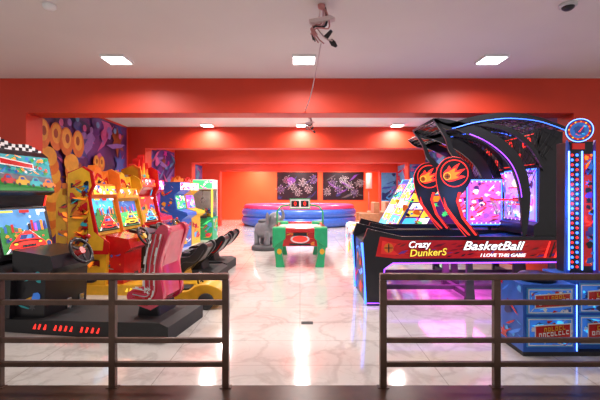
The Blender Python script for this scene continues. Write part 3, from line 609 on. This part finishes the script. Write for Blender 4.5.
# ------------------------------------------------------------ basketball machines
redbar = em('lit_banner_red',(.42,.008,.010),.40); netm = mat('black_net',(.008,.008,.010),.7); bpale = em('board_pale',(.45,.35,.95),.9)
bpink = em('board_pink',(.75,.15,.55),.8)
def hoops(label, loc, main):
    t = thing('basketball_arcade_machine',label,'arcade machine',loc,0,'basketball machines on the right'); w = .52
    for s in (-1,1):
        m = MB(); y0,y1 = (s*w-.03,s*w+.03)
        m.prism([(0.02,0),(.24,0),(.27,.52),(.36,.58),(2.75,.60),(2.75,.95),(.5,.95),(.2,1.02),(.03,1.06),(-.03,.9)],y0,y1,K)
        yy = y0 if s < 0 else y1
        if s < 0: cv = CV(m,(0,yy,0),(1,0,0),(0,0,1)); f = lambda x:x
        else: cv = CV(m,(0,yy,0),(-1,0,0),(0,0,1)); f = lambda x:-x
        cv.poly([(f(.14),.68),(f(.4),.65),(f(2.7),.655),(f(2.7),.90),(f(.5),.90),(f(.2),.95)],redbar)
        if s < 0:
            R = random.Random(9)
            for k in range(70):
                x = .4+R.random()*2.2; z = .665+R.random()*.19; L_ = .05+R.random()*.16; hh = .012+R.random()*.03
                cv.poly([(x,z),(x+L_*.6,z+hh*.3),(x+L_,z+hh*1.4),(x+L_*.4,z+hh)],R.choice([DR,DR,K,eDR,RD,DR,PU,redbar]))
        cv.poly([(f(.2),.72),(f(.46),.70),(f(.36),.78),(f(.42),.86),(f(.22),.90)],eDR); cv.ell(f(.31),.80,.065,.065,OR); cv.ell(f(.31),.80,.010,.065,K); cv.ell(f(.31),.80,.065,.006,K)
        for k in range(4): cv.poly([(f(2.42+.07*k),.67),(f(2.45+.07*k),.67),(f(2.52+.07*k),.89),(f(2.50+.07*k),.89)],K if k%2 else eR)
        o = m.build('side_panel', t, norm=False)
        if s < 0:
            yt = yy-.050; yk = yt+.004
            for st,sz,mm,x,z,uu,vv,sx,sh in (('Crazy',.125,eW,.72,.845,(1,0,.04),(-.04,0,1),1.0,.25),('DunkerS',.135,eY,.84,.735,(1,0,.04),(-.04,0,1),1.05,.2),('BasketBall',.165,eW,1.72,.825,(1,0,0),(0,0,1),1.2,.35)):
                text(st,sz,K,(x,yk,z),uu,vv,o,'lettering_outline',.003,sx,sh,.06); text(st,sz,mm,(x,yt,z),uu,vv,o,'lettering',.004,sx,sh)
            text('I LOVE THIS GAME',.062,eW,(1.86,yt,.70),(1,0,0),(0,0,1),o,sx=1.2,shear=.3)
        m = MB(); m.tube([(-.045,s*w,.86),(.0,s*w,.45),(.005,s*w,.02)],.018,eB,8); m.build('led_strip', t)
        MB().tube([(.02,s*(w+.036),.035),(.23,s*(w+.036),.035),(.26,s*(w+.036),.50),(.38,s*(w+.036),.585),(2.74,s*(w+.036),.60)],.009,eV,6).build('led_strip', t)
    m = MB(); m.prism([(.02,.0),(.22,.0),(.25,.6),(.4,.78),(.15,.9),(0,.85)],-w+.03,w-.03,K); cv = CV(m,(.0,w-.08,.1),(0,-1,0),(0,0,1)); cv.art(0,.88,0,.65,[eDB,eB,eDR,OR],12,4,.3); m.build('ball_tray', t, norm=False)
    m = MB(); m.prism([(.3,.66),(2.6,.88),(2.6,.92),(.3,.72)],-w+.03,w-.03,BL); m.build('ramp', t)
    for x in (1.45,2.6):
        for s in (-1,1): MB().prism([(x-.05,0),(x+.09,0),(x+.05,.6),(x-.02,.6)],s*(w-.06)-.03,s*(w-.06)+.03,DG).build('leg', t, .005)
    m = MB(); m.box(.25,2.7,-.03,.03,.10,.16,DG); m.box(1.43,1.5,-w+.1,w-.1,.08,.15,DG); m.box(2.58,2.65,-w+.1,w-.1,.08,.15,DG); m.build('floor_beam', t)
    if main:
        wing = sl([(1.42,.93),(1.24,1.14),(1.09,1.36),(1.00,1.60),(.98,1.84),(1.09,2.01),(1.27,2.04),(1.42,1.94),(1.46,1.77),(1.38,1.60),(1.28,1.46),(1.36,1.22),(1.58,.93)],5,True)
        for s in (-1,1):
            m = MB(); y0,y1 = sorted((s*w,s*w+s*.035)); m.prism(wing,y0,y1,K)
            for (yy,fs) in ((y0,1),(y1,-1)):
                cv = CV(m,(0,yy,0),(fs,0,0),(0,0,1)); f = lambda x: x*fs
                def P(pts,mm): cv.poly([(f(1.215+(a-1.235)*.86),1.82+(b_-1.755)*.86) for a,b_ in pts],mm)
                def Q(pts,mm): cv.poly([(f(a-.02),b_) for a,b_ in pts],mm)
                cv.ell(f(1.22),1.82,.195,.190,eR,32); cv.ell(f(1.22),1.82,.182,.177,K,32)
                P(sl([(1.07,1.68),(1.16,1.62),(1.28,1.65),(1.42,1.70),(1.35,1.72),(1.30,1.71),(1.37,1.79),(1.42,1.83),(1.32,1.81),(1.27,1.79),(1.30,1.87),(1.33,1.92),(1.24,1.87),(1.19,1.82),(1.16,1.88),(1.12,1.82),(1.07,1.77)],2,True),eR)
                P(sl([(1.09,1.68),(1.18,1.65),(1.31,1.69),(1.26,1.72),(1.34,1.78),(1.24,1.77),(1.26,1.84),(1.16,1.79),(1.09,1.75)],2,True),eO)
                cv.ell(f(1.12),1.78,.052,.052,eY); cv.ell(f(1.12),1.78,.044,.044,OR); cv.ell(f(1.12),1.78,.005,.044,K); cv.ell(f(1.12),1.78,.044,.004,K)
                Q([(1.09,1.50),(1.14,1.36),(1.30,1.14),(1.46,.97),(1.43,.97),(1.26,1.14),(1.10,1.37)],eR)
                Q([(1.29,1.56),(1.26,1.44),(1.34,1.20),(1.52,.97),(1.55,.97),(1.38,1.20),(1.30,1.44),(1.33,1.56)],eR)
            m.build('wing_panel', t, norm=False)
            m = MB(); m.tube([(a,s*(w+.018),b_) for a,b_ in wing],.006,eR,6,True); m.build('led_strip', t)
    # canopy: broad black blades with taut fine net between them
    T = sl([(.96,2.57),(1.16,2.47),(1.5,2.55),(1.95,2.61),(2.4,2.57),(2.78,2.44)],7)
    arcP = sl([(.96,2.57),(1.36,2.46),(1.74,2.30),(2.04,2.04),(2.18,1.72),(2.22,1.35),(2.20,.95)],6)
    arcM = sl([(1.42,2.52),(1.95,2.44),(2.30,2.20),(2.48,1.86)],6)
    neck = sl([(1.34,1.98),(1.20,2.14),(1.12,2.34),(.96,2.57)],6)
    for s in (-1,1):
        y = s*(w-.02)
        for path,wf in ((T,lambda q: .03+.09*math.sin(PI*min(1,q*1.1)) if q<.9 else .05),(arcP,lambda q: .03+.15*math.sin(PI*q)**.7 if 0<q<1 else .03),(arcM,lambda q: .02+.05*math.sin(PI*q))):
            MB().band(path,wf,y-.02,y+.02,K).build('cage_frame', t)
        if main: MB().band(neck,lambda q:.09-.06*q,y-.02,y+.02,K).build('cage_frame', t)
        MB().tube([(p[0]-.05,y+s*.03,p[1]-.05) for p in arcP[8:28]],.006,eV,6).build('led_strip', t)
        MB().tube([(p[0],y+s*.028,p[1]-.03) for p in T[8:]],.005,eB,6).build('led_strip', t)
        m = MB(); n = 26; P = [T[int(i*(len(T)-1)/n)] for i in range(n+1)]; Q = [arcP[int(i*28/n)] for i in range(n+1)]
        for i in range(n-1):
            m.tube([(P[i][0],y,P[i][1]),(Q[i+2][0],y,Q[i+2][1])],.004,netm,4); m.tube([(P[i+2][0],y,P[i+2][1]),(Q[i][0],y,Q[i][1])],.004,netm,4)
        for q in (.15,.3,.45,.6,.75,.9): m.tube([(P[i][0]*(1-q)+Q[i][0]*q,y,P[i][1]*(1-q)+Q[i][1]*q) for i in range(n+1)],.0035,netm,4)
        m.build('net', t)
    m = MB()
    for i in range(0,len(T),2): m.tube([(T[i][0],-w+.02,T[i][1]),(T[i][0],w-.02,T[i][1])],.008 if i%7 else .02,K,6)
    for k in range(1,8): yk = -w+2*w*k/8; m.tube([(p[0],yk,p[1]) for p in T],.004,netm,4)
    m.build('canopy_bars', t)
    m = MB(); m.prism([(2.35,.95),(2.75,.95),(2.75,2.40),(2.45,2.46),(2.42,1.15),(2.35,1.1)],-w+.03,w-.03,K)
    m.build('back_cabinet', t)
    def board(cv, W, H_, mats, bgm, seed):
        cv.rect(0,W,0,H_,eB); cv.rect(.02,W-.02,.02,H_-.02,eP if main else eM); cv.rect(.05,W-.05,.05,H_-.05,bgm)
        cv.art(.05,W-.05,.05,H_-.05,mats,90,seed,.15)
        for k in range(7): cv.ell(W*(.12+.127*k),H_-.035,.012,.012,eW,8); cv.ell(W*(.12+.127*k),.035,.012,.012,eW,8)
    W = 2*w-.16
    m = MB(); cv = CV(m,(2.42,w-.08,1.12),(0,-1,0),(0,0,1))
    board(cv,W,.78,[eM,eW,eP,eDB,eB,PU,eC,bpale,eW] if main else [eM,eW,eR,PU,eO,bpink,eW],bpale if main else bpink,7)
    cv.rect(W/2-.2,W/2+.2,.25,.27,eR); cv.rect(W/2-.2,W/2+.2,.5,.52,eR)
    m.build('backboard', t, norm=False)
    m = MB(); m.box(1.80,2.40,w-.06,w-.045,1.0,1.80,K); cv = CV(m,(1.81,w-.06,1.03),(1,0,0),(0,0,1)); board(cv,.58,.74,[eM,eW,eR,eDR,PU,eP,bpink,eW],bpink,17)
    m.build('side_board', t, norm=False)
    m = MB(); cv = CV(m,(2.40,w-.08,1.94),(0,-1,0),(0,0,1)); cv.rect(0,W,0,.46,KM); cv.rect(.02,W-.02,.01,.02,eR); cv.rect(.02,W-.02,.44,.45,eR); o = m.build('scoreboard', t, norm=False)
    for k,(tx,yy) in enumerate((('60',.25),('00',-.25),('88',0))): text(tx,.20,eR,(2.385,yy,2.27 if k<2 else 2.06),(0,-1,0),(0,0,1),o,'score_digit',.002,1.1)
    m = MB(); m.box(2.40,2.42,-w+.06,w-.06,1.94,2.42,K); m.build('scoreboard_housing', t)
    m = MB(); m.tube([(2.18+.18*math.cos(q),.18*math.sin(q),1.45) for q in [2*PI*i/24 for i in range(24)]],.011,eR,8,True); m.box(2.34,2.42,-.05,.05,1.42,1.48,RD); h_ = m.build('hoop', t)
    m = MB()
    for i in range(12):
        a = 2*PI*i/12
        for b_ in (a+.26,a-.26): m.tube([(2.18+.18*math.cos(a),.18*math.sin(a),1.45),(2.18+.14*math.cos(b_),.14*math.sin(b_),1.34),(2.18+.10*math.cos(a),.10*math.sin(a),1.22)],.004,WH,4)
    m.build('hoop_net', h_)
    return t
hoops('nearer basketball machine with red lettered side banner and blue lit front edge', (.9,6.05,0), True)
hoops('farther basketball machine standing behind the nearer one', (1.15,7.25,0), False)
light_area('basketball_underglow', (2.3,6.05,.55), .8, 18, (1,.1,.8))
light_area('basketball_cage_glow', (2.7,7.2,2.35), .5, 8, (.7,.2,1))
light_area('tester_glow', (2.75,3.98,1.5), .3, 5, (.15,.3,1), (PI/2,0,0))

# ------------------------------------------------------------ strength tester
t = thing('strength_tester_machine','blue strength tester with red lettered panels and tall lit tower behind the right railing','arcade machine',(2.12,3.8,0))
m = MB(); m.box(0,.5,0,.42,.04,.68,BL)
cv = CV(m,(0,.42,.06),(0,-1,0),(0,0,1)); cv.art(.02,.40,.02,.60,[LB,eDB,RD,dM,BL],18,5,.3)
m.build('pad_cabinet', t, norm=False)
def panelart(x0,w_,z0,z1,yb,seed,par):
    m = MB(); m.box(x0,x0+w_,yb-.012,yb-.001,z0,z1,LB); cv = CV(m,(x0,yb-.012,z0),(1,0,0),(0,0,1)); h_ = z1-z0
    cv.rect(.012,w_-.012,.012,h_-.012,WH); cv.rect(.022,w_-.022,.022,h_-.022,eDB); cv.art(.025,w_-.025,.025,h_-.025,[LB,BL,eC,dM,WH,dM,RD,WH],60,seed,.2)
    cv.poly([(.05,h_*.26),(w_-.05,h_*.34),(w_-.05,h_*.86),(.05,h_*.78)],WH); cv.poly([(.06,h_*.30),(w_-.06,h_*.38),(w_-.06,h_*.82),(.06,h_*.74)],RD)
    R = random.Random(seed)
    for r in range(2):
        n = 8-2*r; x_ = .09+.04*r; st = (w_-.16-.08*r)/n
        for k in range(n):
            a = x_+k*st; b = h_*(.38+.20*r)+k*.005; q = st*.72; hh = h_*.14; c_ = WH if r == 0 else YL; kk = R.randint(0,3)
            cv.rect(a,a+q*.28,b,b+hh,c_)
            if kk != 1: cv.rect(a,a+q,b+hh*.75,b+hh,c_)
            if kk != 2: cv.rect(a,a+q,b,b+hh*.25,c_)
            if kk > 1: cv.rect(a+q*.72,a+q,b,b+hh,c_)
    return m.build('front_panel', par, 0, norm=False)
panelart(.03,.44,.40,.65,0,3,t); panelart(.03,.44,.09,.37,0,5,t)
m = MB(); m.lathe([(.17,0),(.17,.05),(.15,.07),(.10,.08),(.0,.08)],(.25,.21,.68),K,28); m.build('strike_pad', t)
m = MB(); m.tube([(.506,-.006,.68),(.506,-.006,.05)],.005,eBL,6); m.build('led_strip', t)
MB().box(.0,1.08,0,.62,0,.04,KM).build('base_plate', t)
m = MB(); m.box(.54,1.08,.06,.60,.04,.72,BL); m.build('tower_cabinet', t, .01)
panelart(.57,.48,.40,.68,.06,8,t); panelart(.57,.48,.09,.37,.06,9,t)
m = MB(); m.box(.66,.90,.32,.54,.72,2.08,K); m.prism([(.62,.72),(.66,.72),(.66,2.04),(.64,2.10)],.32,.36,BL); m.prism([(.90,.72),(.96,.72),(.93,2.10),(.90,2.04)],.32,.36,PU); m.build('tower', t, .006)
for x in (.64,.775,.90): MB().tube([(x,.304,.76),(x,.304,1.98)],.008,eBL if x < .88 else eB,8).build('led_tube', t)
for j,x in enumerate((.68,.73)):
    for k in range(24):
        z = .79+k*.05; MB().lathe([(.015,0),(.012,-.008),(0,-.010)],(x,.316,z),(eR if (k+j)%2 else eB),10,'y').build('score_light', t)
m = MB(); m.box(.80,.88,.31,.319,.8,1.95,eDR)
cv = CV(m,(.80,.31,.8),(1,0,0),(0,0,1)); cv.art(0,.08,0,1.15,[eO,eDB,K,eR,PU,eDK,K],44,3,.8); m.build('tower_graphic', t, norm=False)
dial = MB(); dial.lathe([(.145,.06),(.145,0),(.13,-.015),(.12,0),(.0,.0)],(0,0,0),BL,32,'y'); D_ = dial.build('dial', t); D_.location = (.73,.28,2.19); D_.rotation_euler = (.2,.15,-.6); D_.scale = (.8,.8,.8)
m = MB(); cv = CV(m,(0,-.002,0),(1,0,0),(0,0,1)); cv.ell(0,0,.122,.122,eDR,32); cv.ell(0,0,.10,.10,eDB,32); cv.art(-.065,.065,-.065,.065,[eC,LB,eDK,eR],16,5,.4); cv.ell(0,0,.05,.05,eDK,24)
for k in range(12):
    a = 2*PI*k/12; cv.ell(.111*math.cos(a),.111*math.sin(a),.010,.010,eO if k%2 else eY,8)
cv.poly([(-.010,-.02),(.010,-.02),(.05,.08)],eR); m.build('dial_face', D_, norm=False)
m = MB(); m.tube([(.145*math.cos(q),-.008,.145*math.sin(q)) for q in [2*PI*i/32 for i in range(32)]],.005,eBL,6,True); m.build('dial_ring', D_)
m = MB(); m.box(.68,.80,.30,.319,2.0,2.06,eDR); m.build('score_window', t)

# ------------------------------------------------------------ world, camera
w_ = bpy.data.worlds.new('world'); bpy.context.scene.world = w_; w_.use_nodes = True
bg = w_.node_tree.nodes['Background']; bg.inputs['Color'].default_value = (1,.92,.89,1); bg.inputs['Strength'].default_value = .54
cam = bpy.data.cameras.new('camera'); co = bpy.data.objects.new('camera', cam); C.objects.link(co); bpy.context.scene.camera = co
cam.sensor_width = 36; cam.lens = 24; co.location = (0,0,1.55); co.rotation_euler = (PI/2,0,0); cam.shift_y = -7/600
cam.clip_end = 200
